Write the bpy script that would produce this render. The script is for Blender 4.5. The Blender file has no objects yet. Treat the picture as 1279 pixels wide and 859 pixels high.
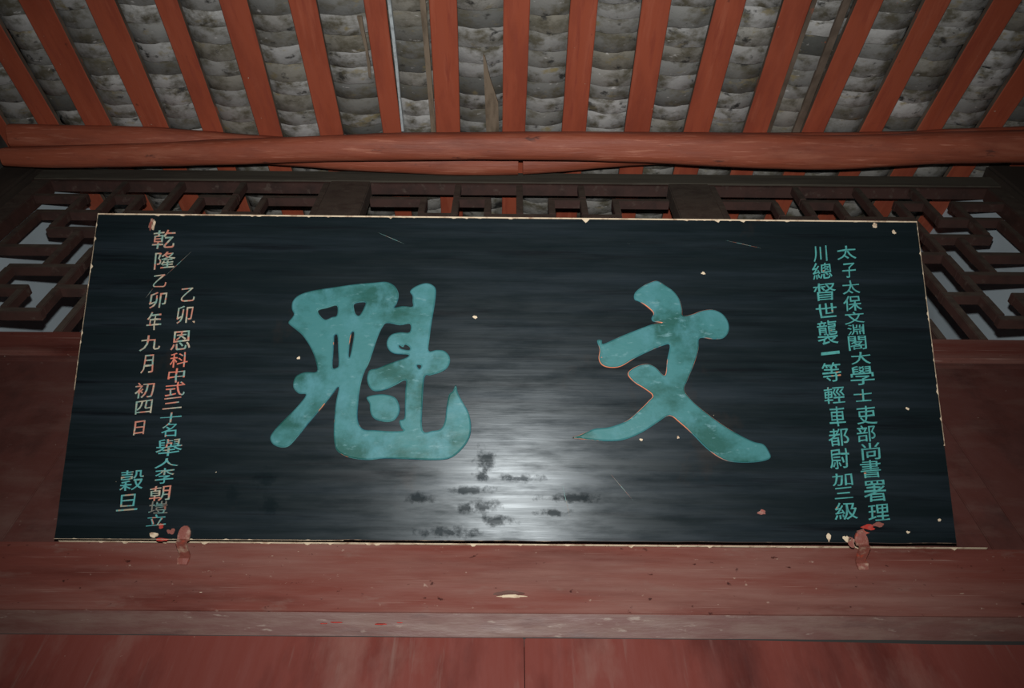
import bpy, bmesh, math, random
from mathutils import Vector, Matrix, noise

# ------------------------------------------------------------------ camera, world, lights, exposure
SC = bpy.context.scene
COL = SC.collection
CAM_POS = Vector((0, -1.25, 1.6))
CAMR = [[0.999963,-0.008,0.003179],[-0.008352,-0.812199,0.583321],[0.002085,0.583325,0.812236]]
cd = bpy.data.cameras.new('camera'); cam = bpy.data.objects.new('camera', cd); COL.objects.link(cam)
r_, u_, f_ = (Vector(v) for v in CAMR)
m = Matrix((( r_[0], u_[0], -f_[0], CAM_POS[0]), (r_[1], u_[1], -f_[1], CAM_POS[1]), (r_[2], u_[2], -f_[2], CAM_POS[2]), (0, 0, 0, 1)))
cam.matrix_world = m
cd.sensor_width = 36; cd.lens = 36*974/1279; cd.clip_start = .02
SC.camera = cam

W = bpy.data.worlds.new('world'); SC.world = W; W.use_nodes = True
W.node_tree.nodes['Background'].inputs[0].default_value = (.62, .8, 1, 1)      # overcast daylight leaking in
W.node_tree.nodes['Background'].inputs[1].default_value = .022

# the flash in the camera's hot shoe: the light this night-dark hall is seen by
FLASH_POS = CAM_POS + u_*.125 + f_*.0
fl = bpy.data.lights.new('flash', 'SPOT'); fo = bpy.data.objects.new('flash', fl); COL.objects.link(fo)
fl.energy = 240; fl.color = (1, .975, .95); fl.shadow_soft_size = .016
fl.spot_size = math.radians(101); fl.spot_blend = 1.0
fo.matrix_world = Matrix.Translation(FLASH_POS) @ m.to_3x3().to_4x4() @ Matrix.Rotation(math.radians(-1), 4, 'X')
vs = SC.view_settings
vs.view_transform = 'Standard'; vs.look = 'None'; vs.gamma = 1; vs.use_curve_mapping = False; vs.exposure = 0

# ------------------------------------------------------------------ data measured in metres
KUI = [[-0.4547,0.4925],[-0.4424,0.5065],[-0.4163,0.5162],[-0.374,0.5238],[-0.3263,0.5315],[-0.2836,0.5358],[-0.2596,0.5377],[-0.2432,0.5305],[-0.2335,0.5166],[-0.2319,0.5027],[-0.2351,0.4899],[-0.2395,0.481],[-0.2226,0.4844],[-0.2013,0.4835],[-0.2017,0.4946],[-0.2021,0.5068],[-0.2078,0.5157],[-0.2027,0.5236],[-0.1896,0.5315],[-0.1737,0.5356],[-0.1601,0.5312],[-0.1528,0.5201],[-0.1546,0.4895],[-0.1589,0.4563],[-0.163,0.418],[-0.1641,0.3882],[-0.1479,0.39],[-0.1321,0.3885],[-0.1213,0.3778],[-0.1194,0.3644],[-0.1258,0.351],[-0.1413,0.3418],[-0.1594,0.3364],[-0.1707,0.332],[-0.1731,0.2794],[-0.1712,0.2224],[-0.1506,0.2215],[-0.1343,0.2253],[-0.1265,0.2408],[-0.1237,0.2693],[-0.1192,0.2955],[-0.1116,0.3035],[-0.1057,0.3167],[-0.1011,0.2999],[-0.0903,0.28],[-0.0785,0.2593],[-0.0729,0.2334],[-0.0759,0.2077],[-0.0908,0.1847],[-0.1133,0.1668],[-0.1437,0.1625],[-0.1946,0.1636],[-0.2455,0.1648],[-0.281,0.1615],[-0.3168,0.1662],[-0.3404,0.1777],[-0.3479,0.1929],[-0.3516,0.221],[-0.3511,0.2728],[-0.3466,0.3106],[-0.3601,0.2936],[-0.3792,0.2673],[-0.4029,0.2361],[-0.424,0.2076],[-0.4405,0.1886],[-0.4556,0.1855],[-0.4712,0.1904],[-0.4793,0.2021],[-0.4757,0.2149],[-0.4593,0.2356],[-0.4307,0.2669],[-0.4129,0.2932],[-0.4276,0.2957],[-0.4387,0.3061],[-0.4407,0.3193],[-0.4354,0.3326],[-0.4177,0.3407],[-0.3943,0.3419],[-0.3967,0.3622],[-0.4079,0.3889],[-0.4283,0.4185],[-0.4479,0.4347],[-0.4603,0.4456],[-0.4537,0.4566],[-0.4501,0.4649],[-0.4551,0.4758]]
KUI_H = [[[-0.254,0.4473],[-0.2263,0.4431],[-0.2052,0.446],[-0.2055,0.4275],[-0.2256,0.4273],[-0.2439,0.4217],[-0.2522,0.4064],[-0.2478,0.3903],[-0.2342,0.3812],[-0.2069,0.3798],[-0.2103,0.3733],[-0.2439,0.3608],[-0.2695,0.3499],[-0.2824,0.3471],[-0.2879,0.3407],[-0.2892,0.3258],[-0.2832,0.31],[-0.2725,0.3022],[-0.2518,0.305],[-0.2315,0.3146],[-0.21,0.3254],[-0.2093,0.3053],[-0.2091,0.2739],[-0.2091,0.2469],[-0.2192,0.2416],[-0.215,0.2272],[-0.2111,0.2211],[-0.2378,0.2198],[-0.2686,0.2217],[-0.2892,0.2225],[-0.2999,0.2317],[-0.3048,0.2472],[-0.3052,0.2731],[-0.3037,0.3046],[-0.2997,0.3284],[-0.2944,0.3459],[-0.2878,0.3604],[-0.2806,0.3846],[-0.2716,0.4171],[-0.2631,0.4379]],[[-0.4002,0.4735],[-0.382,0.4792],[-0.361,0.4844],[-0.3597,0.4629],[-0.3701,0.4589],[-0.383,0.4533],[-0.3941,0.4609]],[[-0.324,0.4891],[-0.3018,0.4921],[-0.3033,0.4799],[-0.312,0.4633],[-0.3201,0.466],[-0.3244,0.477]],[[-0.3624,0.4191],[-0.3561,0.4191],[-0.3528,0.3894],[-0.3498,0.3572],[-0.3531,0.3508],[-0.362,0.3507],[-0.3626,0.3786],[-0.3627,0.4055]],[[-0.3269,0.4248],[-0.3216,0.4249],[-0.3234,0.4004],[-0.3273,0.3745],[-0.33,0.3761],[-0.3298,0.4004]],[[-0.2266,0.4001],[-0.218,0.3959],[-0.214,0.4013],[-0.2044,0.396],[-0.2041,0.3895],[-0.2162,0.3905],[-0.2243,0.3937]],[[-0.1872,0.3575],[-0.1788,0.357],[-0.1807,0.35],[-0.1844,0.3511]]]
DOT = [[-0.2884,0.2889],[-0.2721,0.2943],[-0.2514,0.2955],[-0.2304,0.2894],[-0.221,0.2738],[-0.2198,0.2582],[-0.2285,0.2436],[-0.2437,0.2388],[-0.2645,0.2423],[-0.2751,0.25],[-0.2799,0.2629],[-0.2815,0.2759]]
WEN = [[0.3179,0.545],[0.3363,0.5339],[0.3519,0.5217],[0.363,0.505],[0.3679,0.4829],[0.3694,0.468],[0.3898,0.472],[0.4088,0.4793],[0.4329,0.4823],[0.4537,0.4725],[0.4644,0.4534],[0.4633,0.4342],[0.4509,0.4205],[0.4296,0.4187],[0.4022,0.4201],[0.3984,0.3957],[0.3874,0.3633],[0.3729,0.3313],[0.3652,0.3101],[0.3788,0.2891],[0.4012,0.2684],[0.431,0.2453],[0.4657,0.2224],[0.5006,0.2047],[0.5208,0.1997],[0.5301,0.1871],[0.5332,0.1719],[0.5082,0.1641],[0.4673,0.1628],[0.4371,0.1686],[0.4075,0.1887],[0.3782,0.2191],[0.3535,0.2421],[0.3324,0.2565],[0.3071,0.2418],[0.2756,0.2219],[0.2392,0.2068],[0.2033,0.2035],[0.1624,0.2062],[0.1327,0.2096],[0.1497,0.2158],[0.1781,0.2279],[0.209,0.2317],[0.2454,0.2454],[0.2718,0.2674],[0.2905,0.2858],[0.2998,0.298],[0.2836,0.312],[0.2631,0.3251],[0.25,0.3409],[0.2561,0.3516],[0.2747,0.3613],[0.2931,0.3636],[0.3086,0.3563],[0.3221,0.3415],[0.3285,0.3442],[0.3328,0.3736],[0.3393,0.4049],[0.3234,0.4032],[0.2913,0.3894],[0.2646,0.3757],[0.2353,0.3584],[0.2117,0.356],[0.1961,0.3618],[0.1901,0.3751],[0.1925,0.394],[0.1876,0.4129],[0.1971,0.414],[0.2001,0.4059],[0.2342,0.4214],[0.2717,0.437],[0.3039,0.4493],[0.3242,0.4528],[0.3067,0.4559],[0.3033,0.463],[0.3074,0.4741],[0.2945,0.4878],[0.2788,0.4988],[0.2683,0.5042],[0.2698,0.5182],[0.2852,0.5323],[0.3016,0.5409]]
CHARS = [["乾",-0.743,0.6307,0.05,0.0458,1],["隆",-0.7355,0.5832,0.0462,0.0416,1],["乙",-0.741,0.5365,0.0289,0.0303,1],["卯",-0.7405,0.4944,0.0372,0.0388,1],["年",-0.7436,0.4484,0.0319,0.0435,1],["九",-0.7459,0.4006,0.0451,0.0344,1],["月",-0.7471,0.3559,0.0249,0.0424,1],["初",-0.7467,0.3008,0.0411,0.0351,1],["四",-0.7443,0.2656,0.036,0.0297,1],["日",-0.7477,0.2235,0.0211,0.031,1],["穀",-0.7503,0.1184,0.0497,0.0443,0],["旦",-0.7539,0.0739,0.0446,0.0344,0],["乙",-0.6783,0.5062,0.0305,0.0318,1],["卯",-0.6809,0.4631,0.0337,0.042,1],["恩",-0.6824,0.4067,0.0434,0.0447,1],["科",-0.6828,0.3647,0.0382,0.034,2],["中",-0.6845,0.3322,0.0364,0.032,2],["式",-0.6838,0.3036,0.0428,0.0317,2],["三",-0.6864,0.2745,0.041,0.0249,1],["十",-0.6862,0.2447,0.0457,0.0214,0],["名",-0.6874,0.2197,0.0325,0.031,0],["舉",-0.6835,0.1843,0.0566,0.0371,0],["人",-0.6851,0.1528,0.0499,0.0192,0],["李",-0.6863,0.1268,0.0401,0.0333,0],["朝",-0.6915,0.0924,0.0431,0.0314,1],["塏",-0.6918,0.0653,0.0397,0.0265,3],["立",-0.6932,0.0404,0.0412,0.0232,0],["川",0.6714,0.6102,0.0311,0.0383,4],["總",0.6728,0.5717,0.0447,0.0397,4],["督",0.6746,0.5253,0.0496,0.0428,4],["世",0.6747,0.4833,0.0459,0.0335,4],["襲",0.6725,0.4357,0.0456,0.0557,4],["一",0.6742,0.3908,0.0403,0.012,4],["等",0.6737,0.3503,0.0417,0.0441,4],["輕",0.6751,0.3022,0.0447,0.0385,4],["車",0.6775,0.2578,0.0346,0.0446,4],["都",0.6763,0.2156,0.0442,0.0392,4],["尉",0.6742,0.1721,0.0407,0.0436,4],["加",0.6763,0.1304,0.0436,0.0271,4],["三",0.6762,0.1035,0.0386,0.0237,4],["級",0.6781,0.0689,0.0481,0.036,4],["太",0.7291,0.6136,0.0433,0.0329,4],["子",0.7308,0.5733,0.031,0.0361,4],["太",0.7311,0.5356,0.0394,0.0322,4],["保",0.7308,0.5002,0.0409,0.0354,4],["文",0.7323,0.4683,0.0441,0.0281,4],["淵",0.7328,0.4419,0.0372,0.0244,4],["閣",0.7338,0.4133,0.0404,0.0328,4],["大",0.7375,0.3817,0.0436,0.0291,4],["學",0.7366,0.3444,0.0517,0.0424,4],["士",0.7343,0.3026,0.0381,0.0285,4],["吏",0.7379,0.2619,0.0429,0.0414,4],["部",0.7336,0.2237,0.041,0.036,4],["尚",0.7392,0.1876,0.0391,0.0373,4],["書",0.7356,0.152,0.0438,0.0385,4],["署",0.7399,0.1085,0.0484,0.0459,4],["理",0.7432,0.0661,0.0449,0.0344,4]]
SEC_L = [[-1.8894,-0.1524,4.4532,0.0432],[-1.6322,-0.148,4.4501,0.0478],[-1.3321,-0.1369,4.4494,0.0525],[-1.0361,-0.1108,4.4581,0.0529],[-0.6434,-0.0804,4.4668,0.0549],[-0.3328,-0.0643,4.4714,0.0559],[-0.1189,-0.0595,4.4738,0.0552],[0.0241,-0.0649,4.472,0.0552]]
SEC_R = [[0.0427,-0.0654,4.4723,0.0547],[0.1908,-0.0818,4.4663,0.0549],[0.3647,-0.1023,4.4594,0.0546],[0.6466,-0.1238,4.4522,0.0542],[0.9494,-0.1332,4.4475,0.0556],[1.252,-0.1413,4.4463,0.054],[1.5233,-0.1478,4.4441,0.0539],[1.639,-0.1587,4.4389,0.0552],[1.9291,-0.1751,4.4319,0.0565],[2.0776,-0.1838,4.429,0.0563]]
MAIN = [[-1.9005,-0.0993,4.38,0.034],[-1.784,-0.0987,4.3802,0.0385],[-1.6136,-0.1042,4.3783,0.0414],[-1.3095,-0.1167,4.3739,0.0427],[-1.0367,-0.1305,4.3691,0.0455],[-0.6193,-0.1521,4.3615,0.0474],[-0.2901,-0.1636,4.3574,0.0479],[0.0048,-0.1685,4.3557,0.0493],[0.3584,-0.1687,4.3556,0.0522],[0.6218,-0.1635,4.3574,0.0574],[0.8922,-0.1583,4.3593,0.0626],[1.1254,-0.1518,4.3616,0.0613],[1.3353,-0.1613,4.3582,0.0582],[1.5164,-0.1731,4.3541,0.0558],[1.7094,-0.1822,4.3508,0.0571],[1.8883,-0.1886,4.3486,0.0578],[2.0241,-0.1971,4.3456,0.0576]]
RAF = [[-1.7611,-1.7617,0.0788],[-1.5659,-1.574,0.101],[-1.35,-1.3568,0.0963],[-1.1335,-1.1449,0.0749],[-0.9147,-0.9279,0.0916],[-0.6889,-0.6933,0.0902],[-0.4528,-0.459,0.0717],[-0.2294,-0.2437,0.0918],[0.0121,0.006,0.0872],[0.2319,0.2342,0.0907],[0.4678,0.4766,0.0952],[0.7082,0.7028,0.0982],[0.9251,0.9264,0.0904],[1.159,1.1449,0.0854],[1.3772,1.3649,0.0833],[1.6022,1.5821,0.0917]]
PLO = [-0.006,-0.032,2.6201]

BLOTS = [[-0.0445, 0.1595, 0.0162, 0.0192], [-0.0505, 0.1322, 0.0113, 0.008], [0.0301, 0.1281, 0.0322, 0.0056], [-0.04, 0.0723, 0.0208, 0.0109], [-0.0205, 0.0444, 0.0254, 0.0077], [-0.0814, 0.0689, 0.0144, 0.0078], [-0.1746, 0.0871, 0.0224, 0.0078], [0.1344, 0.0909, 0.0417, 0.0063], [-0.0741, 0.1035, 0.0321, 0.0063], [-0.4841, 0.1195, 0.0144, 0.0174], [-0.4708, 0.0724, 0.0143, 0.014], [0.0942, 0.0608, 0.0255, 0.0047], [-0.1121, 0.0206, 0.0475, 0.0077], [-0.5495, 0.0969, 0.0128, 0.0141]]
SCR = [[-0.7301, 0.5491, -0.6811, 0.6037], [-0.7669, 0.4989, -0.7541, 0.5203], [-0.2843, 0.6512, -0.2226, 0.6242], [0.2076, 0.1405, 0.2544, 0.0854], [0.1106, 0.1239, 0.1291, 0.0455], [0.4696, 0.6395, 0.5465, 0.6219]]
RND = random.Random(7)
X0 = .03            # the facade's axis of symmetry
SLOPE = .352; ROOF_Z = 4.55
RA = math.atan(SLOPE)

# ------------------------------------------------------------------ material helpers
def mat(name, base, layers=(), rough=.6, rough_var=0, bump=None, spec=.5, tint=None):
    """layers: (colour, scale xyz, low, high, detail) noise masks laid one over the other"""
    M = bpy.data.materials.new(name); M.use_nodes = True
    nt = M.node_tree; N = nt.nodes; L = nt.links
    bs = N['Principled BSDF']
    tc = N.new('ShaderNodeTexCoord'); oi = N.new('ShaderNodeObjectInfo')
    ad = N.new('ShaderNodeVectorMath'); ad.operation = 'ADD'
    sc_ = N.new('ShaderNodeMath'); sc_.operation = 'MULTIPLY'; sc_.inputs[1].default_value = 37
    L.new(oi.outputs['Random'], sc_.inputs[0]); L.new(tc.outputs['Object'], ad.inputs[0]); L.new(sc_.outputs[0], ad.inputs[1])
    def nz(scale, detail=5, off=0, dist=0):
        mp = N.new('ShaderNodeMapping'); mp.inputs['Scale'].default_value = scale; mp.inputs['Location'].default_value = (off, off*1.7, off*.6)
        L.new(ad.outputs[0], mp.inputs[0])
        t = N.new('ShaderNodeTexNoise'); t.inputs['Scale'].default_value = 1; t.inputs['Detail'].default_value = detail
        t.inputs['Roughness'].default_value = .62; t.inputs['Distortion'].default_value = dist
        L.new(mp.outputs[0], t.inputs['Vector']); return t.outputs['Fac']
    rgb = N.new('ShaderNodeRGB'); rgb.outputs[0].default_value = (*base, 1); cur = rgb.outputs[0]
    if tint:   # per-object shade taken from Object Info, tile by tile
        rp = N.new('ShaderNodeValToRGB'); cr = rp.color_ramp
        cr.interpolation = 'LINEAR'
        while len(cr.elements) < len(tint): cr.elements.new(.5)
        for e, (p, c) in zip(cr.elements, tint): e.position = p; e.color = (*c, 1)
        L.new(oi.outputs['Random'], rp.inputs[0]); cur = rp.outputs[0]
    for k, (c, s, lo, hi, det) in enumerate(layers):
        n = nz(s, det, 3.1*k + 1)
        mr = N.new('ShaderNodeMapRange'); mr.inputs['From Min'].default_value = lo; mr.inputs['From Max'].default_value = hi
        L.new(n, mr.inputs['Value'])
        mx = N.new('ShaderNodeMix'); mx.data_type = 'RGBA'
        L.new(mr.outputs[0], mx.inputs['Factor']); L.new(cur, mx.inputs[6]); mx.inputs[7].default_value = (*c, 1); cur = mx.outputs[2]
    L.new(cur, bs.inputs['Base Color'])
    bs.inputs['Specular IOR Level'].default_value = spec
    if rough_var:
        mr = N.new('ShaderNodeMapRange'); mr.inputs['From Min'].default_value = .3; mr.inputs['From Max'].default_value = .7
        mr.inputs['To Min'].default_value = rough - rough_var; mr.inputs['To Max'].default_value = rough + rough_var
        L.new(nz(bump[0] if bump else (8, 8, 8), 4, 9), mr.inputs['Value']); L.new(mr.outputs[0], bs.inputs['Roughness'])
    else: bs.inputs['Roughness'].default_value = rough
    if bump:
        b = N.new('ShaderNodeBump'); b.inputs['Strength'].default_value = bump[1]; b.inputs['Distance'].default_value = bump[2]
        L.new(nz(bump[0], 6, 5), b.inputs['Height']); L.new(b.outputs[0], bs.inputs['Normal'])
    return M

M = {}
dusty = (.135, .066, .054); cream = (.42, .36, .27)
M['beam'] = mat('old_red_brown_paint', (.105, .03, .0225), [
    ((.052, .012, .009), (1.6, 6, 9), .52, .72, 6), (dusty, (2.2, 5, 16), .42, .72, 8), ((.13, .075, .062), (9, 9, 30), .6, .8, 8),
    ((.22, .15, .12), (60, 60, 90), .68, .76, 4), (cream, (22, 50, 120), .775, .79, 2), ((.2, .12, .1), (3, 20, 240), .64, .72, 4), ((.03, .008, .006), (40, 60, 60), .66, .72, 4)], .46, .1, ((5, 20, 60), .25, .004))
M['chamfer'] = mat('dust_worn_red_brown_paint', (.062, .022, .017), [
    ((.078, .041, .032), (7, 40, 40), .44, .6, 8), ((.05, .02, .016), (9, 30, 40), .56, .7, 7), ((.13, .095, .078), (22, 90, 90), .62, .7, 6)], .62, .1, ((8, 40, 60), .4, .004))
M['panel'] = mat('lower_panel_red_paint', (.105, .026, .02), [
    ((.045, .010, .008), (5, 5, 2.2), .5, .72, 6), (dusty, (7, 5, 3), .52, .76, 7), ((.12, .062, .052), (50, 10, 4), .6, .8, 5),
    ((.3, .24, .19), (45, 45, 60), .745, .775, 3)], .42, .1, ((50, 20, 6), .2, .003))
M['plank'] = mat('dull_red_brown_board', (.066, .021, .0165), [
    ((.03, .010, .008), (6, 6, 5), .48, .7, 7), ((.085, .042, .034), (4, 5, 14), .5, .74, 8), ((.17, .12, .1), (30, 30, 30), .68, .76, 5),
    ((.3, .26, .22), (60, 60, 60), .77, .79, 2)], .6, .1, ((14, 14, 14), .35, .004))
M['lat_front'] = mat('dusty_grey_brown_wood', (.058, .045, .034), [((.034, .022, .017), (14, 14, 30), .45, .7, 6), ((.08, .064, .048), (24, 24, 30), .55, .75, 5)], .75, 0, ((20, 40, 40), .4, .003))
M['lat_under'] = mat('dark_red_brown_lattice_paint', (.052, .023, .018), [((.028, .014, .011), (12, 12, 12), .45, .68, 6), ((.085, .06, .048), (30, 30, 30), .58, .72, 5)], .65, 0, ((30, 30, 30), .3, .002))
M['rail_front'] = mat('grey_weathered_rail', (.072, .064, .048), [((.045, .036, .027), (2, 20, 30), .45, .7, 6), ((.09, .082, .062), (8, 20, 60), .55, .75, 5)], .8, 0, ((6, 30, 60), .3, .003))
M['rafter'] = mat('orange_red_rafter_paint', (.37, .082, .040), [
    ((.25, .05, .026), (9, 2.2, 9), .45, .72, 6), ((.44, .12, .065), (30, 3, 30), .55, .8, 6), ((.14, .04, .025), (26, 16, 26), .68, .76, 6), ((.30, .062, .034), (50, 5, 50), .55, .7, 5), ((.55, .42, .32), (70, 45, 70), .765, .79, 2)], .62, .08, ((45, 5, 30), .3, .002))
M['rafter_side'] = mat('bare_rafter_edge', (.16, .12, .09), [((.07, .05, .035), (10, 6, 10), .4, .65, 6), ((.35, .1, .05), (10, 8, 10), .6, .7, 4)], .8)
M['purlin'] = mat('orange_red_purlin_paint', (.30, .075, .038), [((.44, .16, .10), (7, 90, 90), .56, .68, 6), 
    ((.2, .05, .028), (3, 14, 14), .45, .7, 6), ((.36, .12, .07), (4, 24, 24), .52, .76, 6), ((.11, .036, .025), (9, 30, 30), .64, .70, 6), ((.5, .36, .28), (40, 60, 60), .76, .785, 3)], .6, .08, ((4, 60, 60), .5, .006))
tint = [(0, (.075, .078, .072)), (.18, (.24, .245, .235)), (.34, (.36, .365, .355)), (.5, (.15, .15, .135)), (.64, (.32, .325, .32)), (.78, (.44, .45, .44)), (.9, (.20, .19, .155)), (1, (.29, .29, .275))]
for k, seed in enumerate((0,)):
    M['tile'] = mat('grey_clay_tile', (.3, .3, .3), [
        ((.13, .12, .085), (13, 20, 13), .46, .64, 7), ((.05, .05, .046), (16, 26, 16), .585, .67, 8), ((.62, .62, .6), (22, 60, 22), .655, .71, 6),
        ((.30, .25, .13), (11, 22, 11), .6, .72, 6), ((.42, .12, .05), (12, 20, 12), .72, .76, 4), ((.03, .03, .03), (60, 60, 60), .73, .78, 3)], .85, 0, ((40, 40, 40), .5, .003), tint=[(p, tuple(c*1.32 for c in col_)) for p, col_ in tint])
M['gap_light'] = mat('painted_gap_daylight', (.5, .56, .58), [((.3, .33, .34), (40, 40, 40), .45, .7, 6)], .8)  # bluish white that paints daylight showing through a roof gap
M['slip'] = mat('bare_grey_wood_slip', (.22, .17, .12), [((.1, .075, .05), (30, 8, 30), .45, .7, 5)], .8)
M['slab'] = mat('dark_underlay_and_gap_shade', (.03, .03, .028), [], .9)  # roof backing; also paints the gap shade under the chamfer
M['white'] = mat('white_plaster', (.52, .63, .69), [((.42, .5, .54), (3, 3, 3), .5, .8, 4), ((.1, .1, .1), (30, 30, 30), .78, .8, 2)], .85)
M['sidewall'] = mat('sooty_side_wall', (.07, .068, .06), [((.03, .028, .025), (6, 6, 6), .45, .65, 6), ((.3, .31, .3), (9, 9, 9), .66, .72, 6)], .85, 0, ((9, 9, 9), .5, .01))
M['post'] = mat('dark_brown_post', (.036, .027, .02), [((.02, .014, .011), (8, 8, 3), .45, .7, 5), ((.05, .038, .03), (20, 20, 6), .6, .75, 5)], .75)
M['floor'] = mat('stone_floor', (.12, .12, .11), [((.06, .06, .055), (3, 3, 3), .4, .7, 6)], .8)
M['lacquer'] = mat('black_blue_lacquer', (.0038, .0066, .0078), [
    ((.0078, .0118, .015), (1.5, 28, 10), .46, .66, 6), ((.0022, .003, .004), (2.5, 55, 10), .55, .72, 5),
    ((.013, .010, .0085), (5, 4, 5), .62, .78, 5), ((.03, .034, .036), (26, 26, 26), .73, .775, 6), ((.33, .28, .2), (48, 48, 48), .80, .815, 2)], .32, .05, ((3, 75, 20), .13, .0018), spec=.125)
M['board_edge'] = mat('board_edge_wood', (.03, .02, .016), [((.2, .15, .1), (20, 20, 20), .55, .65, 5)], .7)
M['cream'] = mat('cream_bare_gesso', (.40, .33, .235), [((.22, .15, .1), (50, 50, 50), .5, .68, 4)], .75)
M['teal_big'] = mat('teal_character_paint', (.026, .102, .106), [
    ((.009, .052, .045), (8, 11, 8), .46, .62, 7), ((.038, .125, .14), (14, 11, 8), .5, .66, 7), ((.07, .155, .165), (40, 90, 20), .6, .74, 5), ((.5, .12, .06), (30, 38, 30), .745, .775, 3)], .5, .08, ((30, 70, 30), .3, .002))
M['teal_rim'] = mat('blue_teal_rim', (.018, .075, .1), [((.06, .17, .17), (20, 20, 20), .4, .6, 4), ((.4, .16, .08), (16, 16, 16), .66, .7, 3)], .5)
M['orange_rim'] = mat('orange_primer_rim', (.55, .19, .1), [((.04, .15, .17), (9, 9, 9), .44, .54, 4)], .55)
TEAL = (.045, .19, .18); GREY = (.16, .2, .17); ORG = (.30, .125, .09)
M['c4'] = mat('teal_lettering', TEAL, [((.03, .12, .12), (90, 90, 90), .5, .7, 4), ((.30, .13, .07), (55, 55, 55), .665, .70, 3)], .5)
M['c0'] = mat('teal_lettering_with_worn_ends', (.05, .2, .2), [((.2, .18, .13), (60, 60, 60), .54, .62, 3), (ORG, (50, 50, 50), .60, .64, 3)], .5)
M['c1'] = mat('pale_worn_lettering', (.12, .2, .17), [((.26, .24, .18), (60, 60, 60), .46, .56, 3), (ORG, (48, 48, 48), .50, .56, 3)], .5)
M['c2'] = mat('orange_red_worn_lettering', (.36, .11, .075), [((.12, .2, .18), (55, 55, 55), .52, .58, 3)], .5)
M['c3'] = mat('faded_brown_grey_lettering', (.1, .1, .085), [((.08, .17, .16), (55, 55, 55), .5, .58, 3), ((.16, .06, .04), (45, 45, 45), .55, .62, 3)], .5)
M['red'] = mat('bright_red_fleck', (.24, .022, .016), [((.2, .05, .04), (80, 80, 80), .5, .65, 3)], .5)
M['smudge'] = mat('matt_dark_smudge', (.009, .0105, .0115), [((.006, .006, .007), (50, 50, 50), .4, .55, 5), ((.05, .055, .06), (120, 120, 120), .68, .75, 3)], .5, 0, ((80, 80, 80), .5, .002))
M['iron'] = mat('red_painted_iron', (.125, .034, .024), [((.22, .14, .1), (50, 50, 50), .5, .66, 5), ((.25, .04, .02), (30, 30, 30), .6, .7, 3)], .55, 0, ((60, 60, 60), .4, .002))
M['cable'] = mat('grey_cable', (.3, .3, .28), [], .6)

# the old lacquer has lost its gloss in long horizontal patches
def dull_patches(M_, spec):
    nt = M_.node_tree; N = nt.nodes; L = nt.links; bs = N['Principled BSDF']
    tc = N.new('ShaderNodeTexCoord'); mp = N.new('ShaderNodeMapping'); mp.inputs['Scale'].default_value = (7, 34, 10); mp.inputs['Location'].default_value = (2.2, 1.1, 0)
    t = N.new('ShaderNodeTexNoise'); t.inputs['Scale'].default_value = 1; t.inputs['Detail'].default_value = 7; t.inputs['Roughness'].default_value = .6
    mr = N.new('ShaderNodeMapRange'); mr.inputs['From Min'].default_value = .44; mr.inputs['From Max'].default_value = .66
    mr.inputs['To Min'].default_value = spec; mr.inputs['To Max'].default_value = spec*.42
    L.new(tc.outputs['Object'], mp.inputs[0]); L.new(mp.outputs[0], t.inputs['Vector']); L.new(t.outputs['Fac'], mr.inputs['Value']); cur = mr.outputs[0]
    # worn-through dull blots, each a noisy ellipse on the board
    t2 = N.new('ShaderNodeTexNoise'); t2.inputs['Scale'].default_value = 42; t2.inputs['Detail'].default_value = 6; t2.inputs['Roughness'].default_value = .65
    L.new(tc.outputs['Object'], t2.inputs['Vector'])
    for (x, y, rx, ry) in BLOTS:
        m2 = N.new('ShaderNodeMapping'); m2.vector_type = 'POINT'; m2.inputs['Scale'].default_value = (1/rx, 1/ry, 0); m2.inputs['Location'].default_value = (-x/rx, -y/ry, 0)
        L.new(tc.outputs['Object'], m2.inputs[0]); ln = N.new('ShaderNodeVectorMath'); ln.operation = 'LENGTH'; L.new(m2.outputs[0], ln.inputs[0])
        ma = N.new('ShaderNodeMath'); ma.operation = 'MULTIPLY_ADD'; L.new(t2.outputs['Fac'], ma.inputs[0]); ma.inputs[1].default_value = 5.2; L.new(ln.outputs['Value'], ma.inputs[2])
        m3 = N.new('ShaderNodeMapRange'); m3.inputs['From Min'].default_value = 3.05; m3.inputs['From Max'].default_value = 4.15; m3.inputs['To Min'].default_value = .22
        L.new(ma.outputs[0], m3.inputs['Value']); mu = N.new('ShaderNodeMath'); mu.operation = 'MULTIPLY'; L.new(cur, mu.inputs[0]); L.new(m3.outputs[0], mu.inputs[1]); cur = mu.outputs[0]
    L.new(cur, bs.inputs['Specular IOR Level'])
    bs.inputs['Specular Tint'].default_value = (.86, .95, 1, 1)
dull_patches(M['lacquer'], .185)
for k_ in ('teal_big', 'teal_rim', 'orange_rim', 'c0', 'c1', 'c2', 'c3', 'c4', 'cream', 'smudge', 'red'):
    M[k_].node_tree.nodes['Principled BSDF'].inputs['Specular IOR Level'].default_value = .12

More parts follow.
